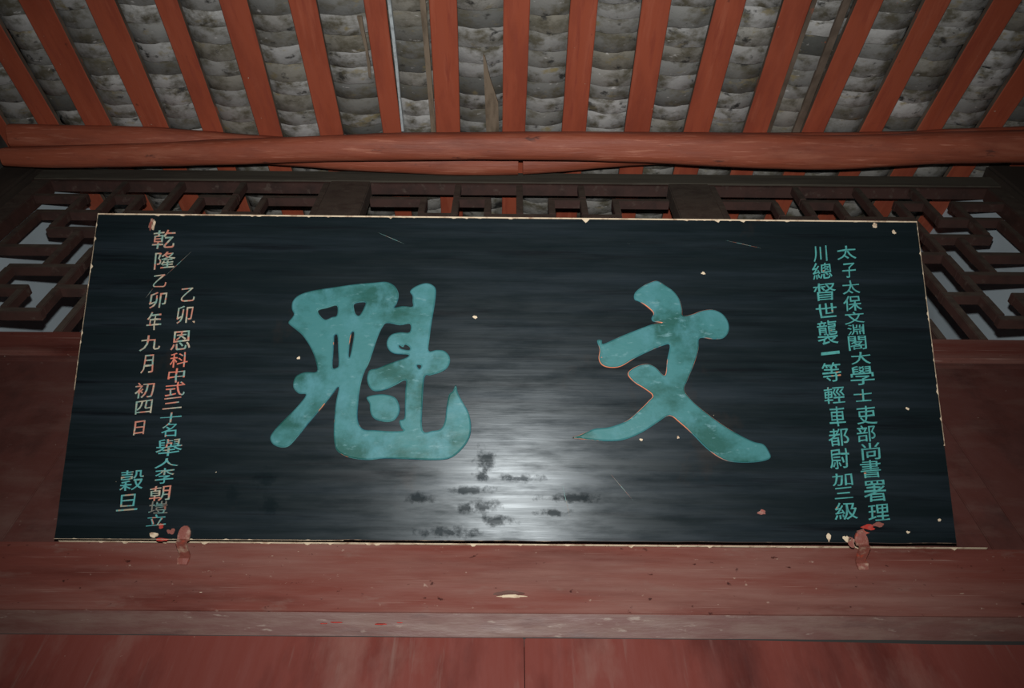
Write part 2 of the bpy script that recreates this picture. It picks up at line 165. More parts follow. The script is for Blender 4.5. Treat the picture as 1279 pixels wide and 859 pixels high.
# ------------------------------------------------------------------ object helpers
def obj(name, bm, mats, parent=None, loc=None, smooth=False):
    me = bpy.data.meshes.new(name)
    if isinstance(bm, bmesh.types.BMesh): bm.to_mesh(me); bm.free()
    else: me = bm
    for k in (mats if isinstance(mats, (list, tuple)) else [mats]): me.materials.append(M[k])
    if smooth:
        for p in me.polygons: p.use_smooth = True
    o = bpy.data.objects.new(name, me); COL.objects.link(o)
    if parent: o.parent = parent
    if loc is not None: o.location = loc
    return o
def empty(name, loc=(0, 0, 0)):
    o = bpy.data.objects.new(name, None); o.location = loc; o.empty_display_size = .05; COL.objects.link(o); return o
def tag(o, label, cat, group=None):
    o['label'] = label; o['category'] = cat
    if group: o['group'] = group
    return o
def structure(o, label=None):
    o['kind'] = 'structure'
    if label: o['label'] = label
    return o
def box(x0, x1, y0, y1, z0, z1, bev=0, bm=None, front=None):
    """front: material index given to the faces that look toward -y"""
    own = bm is None; b = bmesh.new()
    bmesh.ops.create_cube(b, size=1, matrix=Matrix.Translation(((x0+x1)/2, (y0+y1)/2, (z0+z1)/2)) @ Matrix.Diagonal((x1-x0, y1-y0, z1-z0, 1)))
    if bev: bmesh.ops.bevel(b, geom=b.edges[:], offset=bev, segments=2, affect='EDGES', clamp_overlap=True)
    if front is not None:
        b.normal_update()
        for f in b.faces:
            if f.normal.y < -.7: f.material_index = front
    if own: return b
    t = bpy.data.meshes.new('t'); b.to_mesh(t); b.free(); bm.from_mesh(t); bpy.data.meshes.remove(t); return bm
def rough_box(x0, x1, y0, y1, z0, z1, bev=.004, step=.06, amp=.0015, seed=0, axis=0):
    """a hand-planed timber: long box with slightly wandering edges"""
    b = box(x0, x1, y0, y1, z0, z1, bev)
    n = max(1, int((x1-x0, y1-y0, z1-z0)[axis]/step)); lo = (x0, y0, z0)[axis]; hi = (x1, y1, z1)[axis]
    nrm = Vector((axis == 0, axis == 1, axis == 2))
    for k in range(1, n):
        p = nrm*(lo + (hi-lo)*k/n)
        bmesh.ops.bisect_plane(b, geom=b.verts[:]+b.edges[:]+b.faces[:], plane_co=p, plane_no=nrm)
    for v in b.verts:
        q = v.co.copy(); q = q*7 + Vector((seed*3.3, seed, 0))
        d = noise.noise_vector(q)*amp
        d -= nrm*d.dot(nrm); v.co += d
    return b
def prism(pts, z0, z1):
    """closed outline in local xy with depth along z"""
    b = bmesh.new(); n = len(pts)
    lo = [b.verts.new((p[0], p[1], z0)) for p in pts]; hi = [b.verts.new((p[0], p[1], z1)) for p in pts]
    b.faces.new(hi); b.faces.new(lo[::-1])
    for i in range(n): b.faces.new((lo[i], lo[(i+1) % n], hi[(i+1) % n], hi[i]))
    bmesh.ops.recalc_face_normals(b, faces=b.faces[:]); return b
def blob(cx, cy, rx, ry, seed, n=14, amp=.4):
    o = []
    for k in range(n):
        a = 2*math.pi*k/n; c, s = math.cos(a), math.sin(a)
        w = 1 + amp*1.5*noise.noise(Vector((c*1.1 + seed*3.7, s*1.1, .3))) + amp*.9*noise.noise(Vector((c*3.4, s*3.4 + seed, 7)))
        o.append((cx + rx*w*c, cy + ry*w*s))
    return o
def smooth_loop(P, sub=4, closed=True):
    out = []; n = len(P)
    for i in range(n):
        p0, p1, p2, p3 = (Vector(P[(i+k) % n][:2]) for k in (-1, 0, 1, 2))
        for j in range(sub):
            t = j/sub
            out.append(.5*((2*p1) + (p2-p0)*t + (2*p0-5*p1+4*p2-p3)*t*t + (3*p1-p0-3*p2+p3)*t**3)*1.0)
    return out
def curve_mesh(loops, extrude, bevel):
    c = bpy.data.curves.new('c', 'CURVE'); c.dimensions = '2D'; c.fill_mode = 'BOTH'; c.extrude = extrude; c.bevel_depth = bevel; c.bevel_resolution = 1; c.offset = -bevel*.9
    for lp in loops:
        s = c.splines.new('POLY'); s.points.add(len(lp)-1)
        for p, q in zip(s.points, lp): p.co = (q[0], q[1], 0, 1)
        s.use_cyclic_u = True
    o = bpy.data.objects.new('c', c); COL.objects.link(o); bpy.context.view_layer.update()
    me = bpy.data.meshes.new_from_object(o.evaluated_get(bpy.context.evaluated_depsgraph_get()))
    bpy.data.objects.remove(o); bpy.data.curves.remove(c); me.materials.clear(); return me

# ================================================================== the setting
structure(obj('floor', box(-2.4, 2.6, -2.6, 2.4, -.1, 0), 'floor'))
# inner side walls of the hall, whitewashed, seen through the lattice
for nm, x0, x1 in (('wall_left', -1.95, -1.80), ('wall_right', 1.84, 1.99)):
    b = bmesh.new(); y0, y1 = .05, 2.3
    P = [(x0, y0, 0), (x1, y0, 0), (x1, y1, 0), (x0, y1, 0), (x0, y0, ROOF_Z+SLOPE*y0+.03), (x1, y0, ROOF_Z+SLOPE*y0+.03), (x1, y1, ROOF_Z+SLOPE*y1+.03), (x0, y1, ROOF_Z+SLOPE*y1+.03)]
    v = [b.verts.new(p) for p in P]
    for f in ((0,3,2,1),(4,5,6,7),(0,1,5,4),(1,2,6,5),(2,3,7,6),(3,0,4,7)): b.faces.new([v[i] for i in f])
    structure(obj(nm, b, 'white'), 'whitewashed inner side wall glimpsed through the ' + nm[5:] + ' end of the lattice')
b = box(-1.8, 1.84, 2.2, 2.3, 0, ROOF_Z+SLOPE*2.2)
structure(obj('wall_far', b, 'white'))
# sooty end walls of the porch
for nm, x0, x1 in (('wall_porch_left', -2.12, -1.97), ('wall_porch_right', 2.16, 2.3)):
    structure(obj(nm, rough_box(x0, x1, -1.9, .02, 0, 4.0, .004, .1, .004, 3, 1), 'sidewall'))
    b = bmesh.new(); y0, y1 = -1.9, .02
    P = [(x0, y0, 4.0), (x1, y0, 4.0), (x1, y1, 4.0), (x0, y1, 4.0), (x0, y0, 4.005), (x1, y0, 4.005), (x1, y1, ROOF_Z+.0), (x0, y1, ROOF_Z+.0)]
    v = [b.verts.new(p) for p in P]
    for f in ((0,3,2,1),(4,5,6,7),(0,1,5,4),(1,2,6,5),(2,3,7,6),(3,0,4,7)): b.faces.new([v[i] for i in f])
    g = obj('gable_plaster', b, 'sidewall', bpy.data.objects[nm])

# ---- the facade: lower boards, lintel with a worn chamfer, boards behind the plaque, window rails, posts
wl = structure(empty('wall_lower', (X0, .04, 0)), 'row of tall red-brown boards below the lintel')
for k in range(-2, 2):
    x0 = k*1.12 + .0007; x1 = (k+1)*1.12 - .0007
    top = 2.4525
    b = rough_box(max(x0, -2.03), min(x1, 2.13), -.012, .018, 0, top, .002, .12, .0006, k, 2)
    if k >= 0:      # this side has shrunk away from the lintel towards its far end
        for n_ in range(1, 12): bmesh.ops.bisect_plane(b, geom=b.verts[:]+b.edges[:]+b.faces[:], plane_co=(n_*.19, 0, 0), plane_no=(1, 0, 0))
        for v in b.verts:
            if v.co.z > 2.44: v.co.z -= .0062*min(1, max(0, (v.co.x-.42)/.3))
    o = obj('board', b, 'panel', wl)
lin = structure(obj('trim_1', rough_box(-2.0, 2.16, .0, .09, 2.4825, 2.645, .003, .09, .0012, 2), 'beam'), 'thick red-brown lintel under the plaque')
b = bmesh.new(); n = 60; rows = []
for i in range(n+1):
    x = -2.0 + 4.16*i/n; w = .0012*noise.noise(Vector((x*5, 0, 0)))
    rows.append([b.verts.new(p) for p in ((x, .0005+w, 2.4835+w), (x, .0285+w, 2.453+w*1.5), (x, .06, 2.453), (x, .06, 2.4835))])
for i in range(n):
    for j in range(4):
        f = b.faces.new((rows[i][j], rows[i+1][j], rows[i+1][(j+1) % 4], rows[i][(j+1) % 4]))
        if j == 1: f.material_index = 1  # underside coloured near black, painting the shade of the gap below
bmesh.ops.recalc_face_normals(b, faces=b.faces[:])
obj('chamfer', b, ['chamfer', 'slab'], lin)
def on_wall_patch(name, parent, m_, cx, cz, rx, rz, seed, y=-.0008, tilt=0, label=None):
    P = blob(0, 0, rx, rz, seed)
    o = obj(name, prism(P, -.0006, .0006), m_, parent, (cx, y, cz)); o.rotation_euler = (math.pi/2 + tilt, 0, 0)
    if label: o['label'] = label
    return o
on_wall_patch('scar', lin, 'cream', .006, 2.5205, .026, .0032, 5, label='pale gouge in the red-brown paint')
on_wall_patch('scar', lin, 'chamfer', .004, 2.527, .03, .006, 6, y=-.0004)
for i, (cx, rx, rz) in enumerate(((-.236, .011, .0035), (-.318, .013, .003), (-.34, .006, .0022), (-.2, .005, .0015))):
    on_wall_patch('paint_fleck', lin, 'red', cx, 2.468 + (i % 2)*.003, rx, rz, 20+i, y=.0122, tilt=-math.pi/4 + .05, label='fleck of bright red paint')

wu = structure(empty('wall_upper', (X0, .03, 2.645)), 'dull red-brown boards behind the plaque')
xs = [-2.03, -1.62, -1.07, -.62, -.16, .3, .72, .965, 1.04, 1.5, 2.13]
for i in range(len(xs)-1):
    off = .0 if i in (7,) else .004*(i % 2)
    o = obj('board', rough_box(xs[i]+.0012, xs[i+1]-.0012, -.012+off*.4, .018, 0, 3.275-2.645, .002, .09, .0008, i, 2), 'plank', wu)

structure(obj('trim_2', rough_box(-1.86, 1.92, .0, .06, 3.288, 3.384, .004, .09, .0012, 8), 'beam'), 'red-brown rail under the lattice')
structure(obj('trim_3', rough_box(-1.84, 1.90, .012, .055, 3.27, 3.2885, .003, .09, .001, 9), 'plank'), 'thin moulding under the lattice rail')
b = rough_box(-2.0, 2.16, .0, .045, 4.412, 4.503, .003, .09, .0014, 4)
structure(obj('trim_4', b, 'rail_front'), 'grey weathered rail above the lattice')
b = rough_box(-1.9, 1.96, .004, .048, 4.394, 4.4115, .002, .09, .001, 5)
structure(obj('trim_5', b, 'lat_under'), 'red-brown bead under the grey rail')
for nm, a, c in (('trim_6', -2.0, -1.845), ('trim_7', 1.895, 2.16)):
    structure(obj(nm, rough_box(a, c, -.03, .09, 0, 4.56, .01, .2, .002, 6, 2), 'post'), 'dark brown end post of the facade')

# ---- lattice windows.  h = distance from the axis X0, rows are the heights of the bars' upper edges
ROW = [4.394, 4.283, 4.149, 4.019, 3.892, 3.763, 3.638, 3.511, 3.384]
BW, BD = .024, .031
def bar(parent, x0, x1, z0, z1, seed, hor):
    j = .00045*((seed*7) % 5 - 2) + (0 if hor else -.0016)
    b = box(x0, x1, j, BD+j+(.002 if hor else 0), z0, z1, .0022, front=1)
    return obj('lattice_bar', b, ['lat_under', 'lat_front'], parent)
def lattice(win, hs, vs_, sign):
    k = 0
    for r, a, c in hs:                       # horizontal: row, inner h, outer h
        z = ROW[r]; lo, hi = sorted((X0+sign*a, X0+sign*c)); k += 1
        bar(win, lo-BW/2+.0009, hi+BW/2-.0009, z-BW, z, k, True)
    for h, r0, r1 in vs_:                    # vertical: h, upper row, lower row
        z1 = ROW[r0]-(0 if r0 == 0 else BW); z0 = ROW[r1]; k += 1
        bar(win, X0+sign*h-BW/2, X0+sign*h+BW/2, z0, z1, k, False)
A, B, C_, D_, E_, F_, G_, H_, I_ = .848, .945, 1.06, 1.18, 1.297, 1.408, 1.513, 1.617, 1.722
side_h = [(1, H_, 1.83), (1, E_+.111, G_), (1, C_, D_), (1, .745, B), (2, G_, I_), (2, D_, F_), (2, B, C_), (3, F_, H_), (3, C_, E_), (3, .745, A+.0),
          (4, G_, I_), (4, E_, F_), (5, F_, H_), (5, A, C_), (6, E_, F_), (6, G_, H_), (7, F_, I_), (7, A, D_), (4, A, B)]
side_v = [(H_, 1, 3), (G_, 0, 2), (G_, 3, 5), (F_, 1, 2), (F_, 2, 3), (F_, 3, 4), (F_, 4, 5), (F_, 5, 6), (F_, 6, 7), (E_, 0, 2), (E_, 4, 6), (E_, 6, 8), (I_, 2, 4), (H_, 5, 6), (G_, 6, 7),
          (C_, 0, 1), (C_, 1, 2), (D_, 1, 2), (B, 1, 2), (E_, 2, 3), (C_, 3, 5), (B, 2, 4), (A, 4, 5), (D_, 7, 8), (A, 7, 8), (I_, 7, 8)]
for n_, sign in ((1, -1), (3, 1)):
    w = structure(empty('window_%d' % n_, (0, .003, 0)), ('left' if sign < 0 else 'right') + ' lattice window with interlocking dark wooden bars')
    lattice(w, side_h, side_v, sign)
    for h0, h1 in ((1.80, 1.865), (.725, .752)):
        lo, hi = sorted((X0+sign*h0, X0+sign*h1))
        obj('stile', box(lo, hi, -.004, .05, ROW[8], ROW[0], .003, front=1), ['lat_under', 'lat_front'], w)
w = structure(empty('window_2', (0, .003, 0)), 'middle lattice window with short stepped bars above the plaque')
P_, Q_, R_ = .117, .2355, .355
for sign in (-1, 1):
    lattice(w, [(1, P_, Q_), (1, R_, .545), (2, Q_, R_), (3, R_, .545), (3, P_, Q_), (4, Q_, R_), (5, R_, .545), (5, P_, Q_), (6, Q_, R_), (7, R_, .545), (7, P_, Q_)],
            [(Q_, 0, 1), (Q_, 1, 2), (P_, 1, 2), (R_, 1, 2), (Q_, 2, 4), (R_, 3, 4), (P_, 3, 4), (Q_, 4, 6), (P_, 4, 5), (R_, 4, 5), (P_, 6, 7), (R_, 6, 7), (Q_, 7, 8)], sign)
for r in (2, 4, 6): bar(w, X0-P_-BW/2, X0+P_+BW/2, ROW[r]-BW, ROW[r], r, True)
bar(w, X0-BW/2, X0+BW/2, ROW[2], ROW[0], 1, False); bar(w, X0-BW/2, X0+BW/2, ROW[8], ROW[6]-BW, 1, False)
for k, sign in ((8, -1), (9, 1)):
    lo, hi = sorted((X0+sign*.572, X0+sign*.728))
    structure(obj('trim_%d' % k, rough_box(lo, hi, -.003, .06, ROW[8]+.002, ROW[0]+.012, .004, .1, .001, k, 2), ['lat_front']), 'flat brown post between two lattice windows')

# ---- the roof: everything below lies in the roof's own sloping frame (x across, y up the slope, z off the rafters)
ceil_ = obj('ceiling', box(-2.3, 2.4, -1.35, 2.4, .078, .1), 'slab')
ceil_.location = (0, 0, ROOF_Z); ceil_.rotation_euler = (RA, 0, 0)
structure(ceil_, 'open tiled porch roof on orange-red rafters')
cs = math.cos(RA)
raf = [[-2.185, -2.19, .09], [-1.965, -1.968, .088]] + RAF + [[1.822, 1.808, .09], [2.045, 2.03, .09], [2.26, 2.25, .09]]
centres = []
for i, (xa, xb, w_) in enumerate(raf):
    ya, yb = -.675/cs, -.165/cs; k = (xb-xa)/(yb-ya)
    def rx(s): return xa + k*(s-ya)
    y0, y1 = -1.3 + RND.uniform(-.03, .03), 2.32
    b = bmesh.new(); n = 26; R0 = []
    for j in range(n+1):
        s = y0 + (y1-y0)*j/n; wl_ = w_/2 + .0022*noise.noise(Vector((i*9, s*3, 0))); c = rx(s) + .002*noise.noise(Vector((i*5+3, s*2, 4)))
        R0.append([b.verts.new(p) for p in ((c-wl_, s, .0), (c+wl_, s, .0), (c+wl_, s, .021), (c-wl_, s, .021))])
    for j in range(n):
        for q in range(4):
            f = b.faces.new((R0[j][q], R0[j+1][q], R0[j+1][(q+1) % 4], R0[j][(q+1) % 4])); f.material_index = 0 if q == 0 else 1
    b.faces.new(R0[0][::-1]); b.faces.new(R0[-1])
    bmesh.ops.recalc_face_normals(b, faces=b.faces[:])
    bmesh.ops.bevel(b, geom=[e for e in b.edges if abs(e.verts[0].co.y-e.verts[1].co.y) > .05 and e.verts[0].co.z < .01], offset=.0025, segments=1, affect='EDGES')
    obj('rafter', b, ['rafter', 'rafter_side'], ceil_)
    centres.append(lambda s, xa=xa, k=k, ya=ya: xa + k*(s-ya))
def tile_bm(seed, w=.2, L=.17, sag=.042, th=.009):
    """concave pan tile: local y=0 is its upper (ridge) edge, it runs down the slope to -L"""
    q = random.Random(seed); b = bmesh.new(); n = 9; ny = 2; G = []
    for lay in (0, 1):
        g = []
        for j in range(ny+1):
            row = []
            for i in range(n+1):
                t = i/n*2-1
                y = -L*j/ny + (0 if j else q.uniform(-.0022, .0022) + .004*noise.noise(Vector((seed*5, t*2.2, 0))))
                row.append(b.verts.new((t*w/2, y, sag*t*t + lay*th + .0012*noise.noise(Vector((t*2, seed*3, j))))))
            g.append(row)
        G.append(g)
    for j in range(ny):
        for i in range(n):
            b.faces.new((G[0][j][i], G[0][j+1][i], G[0][j+1][i+1], G[0][j][i+1])); b.faces.new((G[1][j][i], G[1][j][i+1], G[1][j+1][i+1], G[1][j+1][i]))
    for i in range(n):
        b.faces.new((G[0][0][i], G[0][0][i+1], G[1][0][i+1], G[1][0][i])); b.faces.new((G[0][ny][i+1], G[0][ny][i], G[1][ny][i], G[1][ny][i+1]))
    for j in range(ny):
        b.faces.new((G[0][j+1][0], G[0][j][0], G[1][j][0], G[1][j+1][0])); b.faces.new((G[0][j][n], G[0][j+1][n], G[1][j+1][n], G[1][j][n]))
    bmesh.ops.recalc_face_normals(b, faces=b.faces[:])
    for f in b.faces: f.smooth = True
    return b
protos = []
for k in range(6):
    me = bpy.data.meshes.new('tile'); bb = tile_bm(k+1); bb.to_mesh(me); bb.free(); me.materials.append(M['tile']); protos.append(me)
TILT = math.radians(11.5)
rest = {}
count = 0
for g in range(len(raf)-1):
    s = -1.24 + RND.uniform(0, .05)
    while s < 1.35:
        step = RND.uniform(.054, .076)
        # tile whose upper edge is at s, hidden above by the next one
        cx = (centres[g](s) + centres[g+1](s))/2
        hw = (centres[g+1](s) - centres[g](s))/.225
        z = .004 + RND.uniform(-.002, .003); rz = RND.uniform(-.035, .035); ry = RND.uniform(-.03, .03); dx = RND.uniform(-.005, .005)
        mtx = Matrix.Translation((cx+dx, s, z)) @ Matrix.Rotation(rz, 4, 'Z') @ Matrix.Rotation(ry, 4, 'Y') @ Matrix.Rotation(-TILT + RND.uniform(-.015, .015), 4, 'X') @ Matrix.Diagonal((hw, 1, 1, 1))
        me = RND.choice(protos)
        if -.80 < s < -.1 and 1 <= g <= 18 and count < 300:
            o = bpy.data.objects.new('tile', me); COL.objects.link(o); o.parent = ceil_; o.matrix_local = mtx; count += 1
        else:
            rest.setdefault(0, []).append((me, mtx))
        s += step
b = bmesh.new()
for me, mtx in rest[0]:
    t = me.copy(); t.transform(mtx); b.from_mesh(t); bpy.data.meshes.remove(t)
o = obj('tile_courses', b, 'tile', ceil_); o['kind'] = 'stuff'
# odd pieces caught between the rafters
def slope_piece(name, pts, z0, z1, m_, label):
    o = obj(name, prism(pts, z0, z1), m_, ceil_); o['label'] = label; return o
def S(y): return y/cs
slope_piece('light_gap_strip', [(-.406, S(-.9)), (-.398, S(-.9)), (-.400, S(-.6)), (-.403, S(-.45)), (-.41, S(-.3)), (-.413, S(-.17)), (-.422, S(-.17)), (-.416, S(-.35)), (-.412, S(-.5))], -.002, .02, 'gap_light', 'thin white strip painted as daylight in a gap beside a rafter')  # solid pale strip standing in for light coming through a gap
slope_piece('wood_slip', [(-.103, S(-.49)), (-.096, S(-.482)), (-.080, S(-.40)), (-.052, S(-.30)), (-.049, S(-.1)), (-.098, S(-.1)), (-.100, S(-.3))], -.006, .004, 'slip', 'tapering bare wooden slip wedged under the tiles')
slope_piece('wood_slip', [(-.517, S(-.62)), (-.501, S(-.62)), (-.499, S(-.45)), (-.504, S(-.395)), (-.512, S(-.40)), (-.508, S(-.5))], -.004, .005, 'slip', 'short broken lath beside a rafter')
slope_piece('wood_slip', [(-.302, S(-1.0)), (-.282, S(-1.0)), (-.292, S(-.1)), (-.31, S(-.1)), (-.306, S(-.5))], .0, .012, 'slip', 'long grey lath along a rafter')
slope_piece('wood_slip', [(.972, S(-1.0)), (.987, S(-1.0)), (.985, S(-.1)), (.968, S(-.1))], .001, .014, 'rafter_side', 'dark lath along a rafter')
slope_piece('wood_slip', [(1.075, S(-1.0)), (1.098, S(-1.0)), (1.095, S(-.1)), (1.068, S(-.1))], .001, .014, 'rafter_side', 'dark lath along a rafter')

# ---- purlins
def log(pts, seed, sq=.0, nseg=18, sub=6, amp=.0035):
    P = [Vector(p[:3]) for p in pts]; Rr = [p[3] for p in pts]; C = []
    for i in range(len(P)-1):
        p0 = P[max(i-1, 0)]; p1 = P[i]; p2 = P[i+1]; p3 = P[min(i+2, len(P)-1)]
        for j in range(sub):
            t = j/sub
            C.append((.5*((2*p1)+(p2-p0)*t+(2*p0-5*p1+4*p2-p3)*t*t+(3*p1-p0-3*p2+p3)*t**3), Rr[i]+(Rr[i+1]-Rr[i])*t))
    C.append((P[-1], Rr[-1])); C.insert(1, (C[0][0].lerp(C[1][0], .02), C[0][1])); C.insert(-1, (C[-1][0].lerp(C[-2][0], .02), C[-1][1])); b = bmesh.new(); rings = []
    for c, r in C:
        ring = []
        for k in range(nseg):
            a = 2*math.pi*k/nseg; q = a - math.radians(252 + sq); e = min(1.22, (abs(math.cos(q))**3.4 + abs(math.sin(q))**3.4)**(-1/3.4))
            rr = r*e*.985 + amp*noise.noise(Vector((c.x*3+seed, math.cos(a)*1.3, math.sin(a)*1.3))) + amp*.4*noise.noise(Vector((c.x*14+seed, math.cos(a)*3, math.sin(a)*3)))
            ring.append(b.verts.new((c.x, c.y + rr*math.cos(a), c.z + rr*math.sin(a))))
        rings.append(ring)
    for i in range(len(rings)-1):
        for k in range(nseg): b.faces.new((rings[i][k], rings[i+1][k], rings[i+1][(k+1) % nseg], rings[i][(k+1) % nseg]))
    b.faces.new(rings[0][::-1]); b.faces.new(rings[-1]); bmesh.ops.recalc_face_normals(b, faces=b.faces[:])
    for f in b.faces: f.smooth = len(f.verts) == 4
    return b
def purlin(name, pts, seed, sq, label):
    c = Vector(pts[0][:3]); b = log([[p[0]-c.x, p[1]-c.y, p[2]-c.z, p[3]] for p in pts], seed, sq)
    o = obj(name, b, 'purlin'); o.location = c
    return tag(o, label, 'roof beam')
purlin('purlin', MAIN, 2, 6, 'long unbroken orange-red log beam crossing in front, lowest under the rafters')
purlin('purlin', SEC_L, 11, .0, 'left of the two jointed orange-red beams tucked behind the long log')
purlin('purlin', SEC_R, 23, .0, 'right of the two jointed orange-red beams tucked behind the long log')

# ================================================================== the plaque, leaning out from the lintel
TI = math.radians(49)
plaque = empty('inscribed_plaque', PLO); plaque.rotation_euler = (TI + 0, 0, 0)
# local x = world x, local y = up the plaque, local z = out of its face
plaque.rotation_euler = Matrix(((1, 0, 0), (0, -math.cos(TI), -math.sin(TI)), (0, math.sin(TI), -math.cos(TI)))).to_euler()
tag(plaque, 'black lacquered wooden plaque with two large teal characters, leaning out above the lintel', 'plaque')
def edge_pt(a, b_, n, seed, amp):
    o = []
    for i in range(n):
        t = i/n; p = Vector(a).lerp(Vector(b_), t); d = (Vector(b_)-Vector(a)).normalized(); nn = Vector((-d.y, d.x))
        o.append(tuple(p + nn*amp*noise.noise(Vector((seed, t*n*.33, 0)))))
    return o
BL, BR, TR, TL = (-.891, .003), (.893, .007), (.889, .686), (-.893, .688)
outline = edge_pt(BL, BR, 70, 1, .0014) + edge_pt(BR, TR, 24, 2, .0014) + edge_pt(TR, TL, 70, 3, .0022) + edge_pt(TL, BL, 24, 4, .0014)
b = prism(outline, -.03, 0)
bmesh.ops.bevel(b, geom=[e for e in b.edges if e.verts[0].co.z > -.001 and e.verts[1].co.z > -.001], offset=.0012, segments=1, affect='EDGES')
for f in b.faces:
    f.material_index = 0 if f.normal.z > .9 else 1
obj('board', b, ['lacquer', 'board_edge'], plaque)
# bare gesso showing where the lacquer has chipped off the rims
def worn(pa, pb, inward, n, seed, base, amp, thr, ext=.0012, parent=plaque, lab='cream worn edge of the plaque'):
    """ragged slivers that run along one edge; several islands are one worn rim"""
    b = bmesh.new(); pa = Vector(pa); pb = Vector(pb); inw = Vector(inward); prev = None
    for i in range(n+1):
        t = i/n; p = pa.lerp(pb, t); nv = noise.noise(Vector((seed, t*n*.09, 0)))*.6 + noise.noise(Vector((seed+5, t*n*.31, 0)))
        w = base + amp*max(0, nv - thr)
        q = p + inw*w; e = p - inw*ext
        cur = [b.verts.new((e.x, e.y, .0010)), b.verts.new((q.x, q.y, .0010)), b.verts.new((e.x, e.y, -.004)), b.verts.new((q.x, q.y, -.0004))]
        if prev:
            for a_, c_ in ((0, 1), (1, 3), (2, 0)): b.faces.new((prev[a_], prev[c_], cur[c_], cur[a_]))
        prev = cur
    bmesh.ops.recalc_face_normals(b, faces=b.faces[:])
    o = obj('worn_edge', b, 'cream', parent); o['label'] = lab; return o
worn(TL, TR, (0, -1), 420, 3, .0016, .011, .28)
worn(BL, (-.32, .0042), (0, 1), 160, 9, .0002, .003, .2, .0003)
o = worn((-.91, 2.6452), (.97, 2.6452), (0, -1), 380, 31, .0004, .011, .12, .0004, lin, 'cream scuffed upper edge of the lintel')
o.rotation_euler = (math.pi/2, 0, 0); o.location = (0, -.0006, 0)
worn(TL, (-.8921, .3), (1, 0), 120, 15, -.0002, .006, .1, .0002)
worn(TR, (.8915, .2), (-1, 0), 140, 18, -.0001, .006, .1, .0002)

def set_rim(me, k):
    for p in me.polygons: p.material_index = k if p.normal.z < .9 else 0
def big(name, loops, rim, label):
    me = curve_mesh([smooth_loop(l) for l in loops], .0012, .0034)
    for v in me.vertices: v.co.z += .0022
    o = obj(name, me, ['teal_big', rim], plaque); set_rim(me, 1)
    o['label'] = label; return o
big('painted_character', [KUI] + KUI_H + [DOT], 'teal_rim', 'large blocky teal character on the left')
big('painted_character', [WEN], 'orange_rim', 'large open teal character on the right with orange chipped rims')

# the small lettering, one mesh per character
def glyph(ch, st):
    c = bpy.data.curves.new('g', 'FONT'); c.body = ch; c.size = 1; c.extrude = .018; c.resolution_u = 3
    c.offset = .001 if st != 4 else .003
    o = bpy.data.objects.new('g', c); COL.objects.link(o); bpy.context.view_layer.update()
    me = bpy.data.meshes.new_from_object(o.evaluated_get(bpy.context.evaluated_depsgraph_get()))
    bpy.data.objects.remove(o); bpy.data.curves.remove(c); me.materials.clear(); return me
for i, (ch, cx, cy, w_, h_, st) in enumerate(CHARS):
    me = glyph(ch, st)
    xs_ = [v.co.x for v in me.vertices]; ys_ = [v.co.y for v in me.vertices]
    mx, my = (min(xs_)+max(xs_))/2, (min(ys_)+max(ys_))/2
    sx = w_*.95/max(.01, max(xs_)-min(xs_)); sy = h_*.92/max(.01, max(ys_)-min(ys_))
    if ch == '一': sy = .006/max(.01, max(ys_)-min(ys_))
    for v in me.vertices:
        x = (v.co.x-mx)*sx; y = (v.co.y-my)*sy; z = v.co.z
        q = Vector((v.co.x*2.4 + i*3.7, v.co.y*2.4, i*1.3)); d = noise.noise_vector(q)*.0016
        q2 = Vector((v.co.x*9 + i, v.co.y*9, i)); d2 = noise.noise_vector(q2)*.0005
        y += .10*x                                   # hand-written strokes climb to the right
        v.co = Vector((x + d.x + d2.x, y + d.y + d2.y, .0008 + z*.03))
    obj('small_character', me, 'c%d' % st, plaque, (cx, cy, 0))
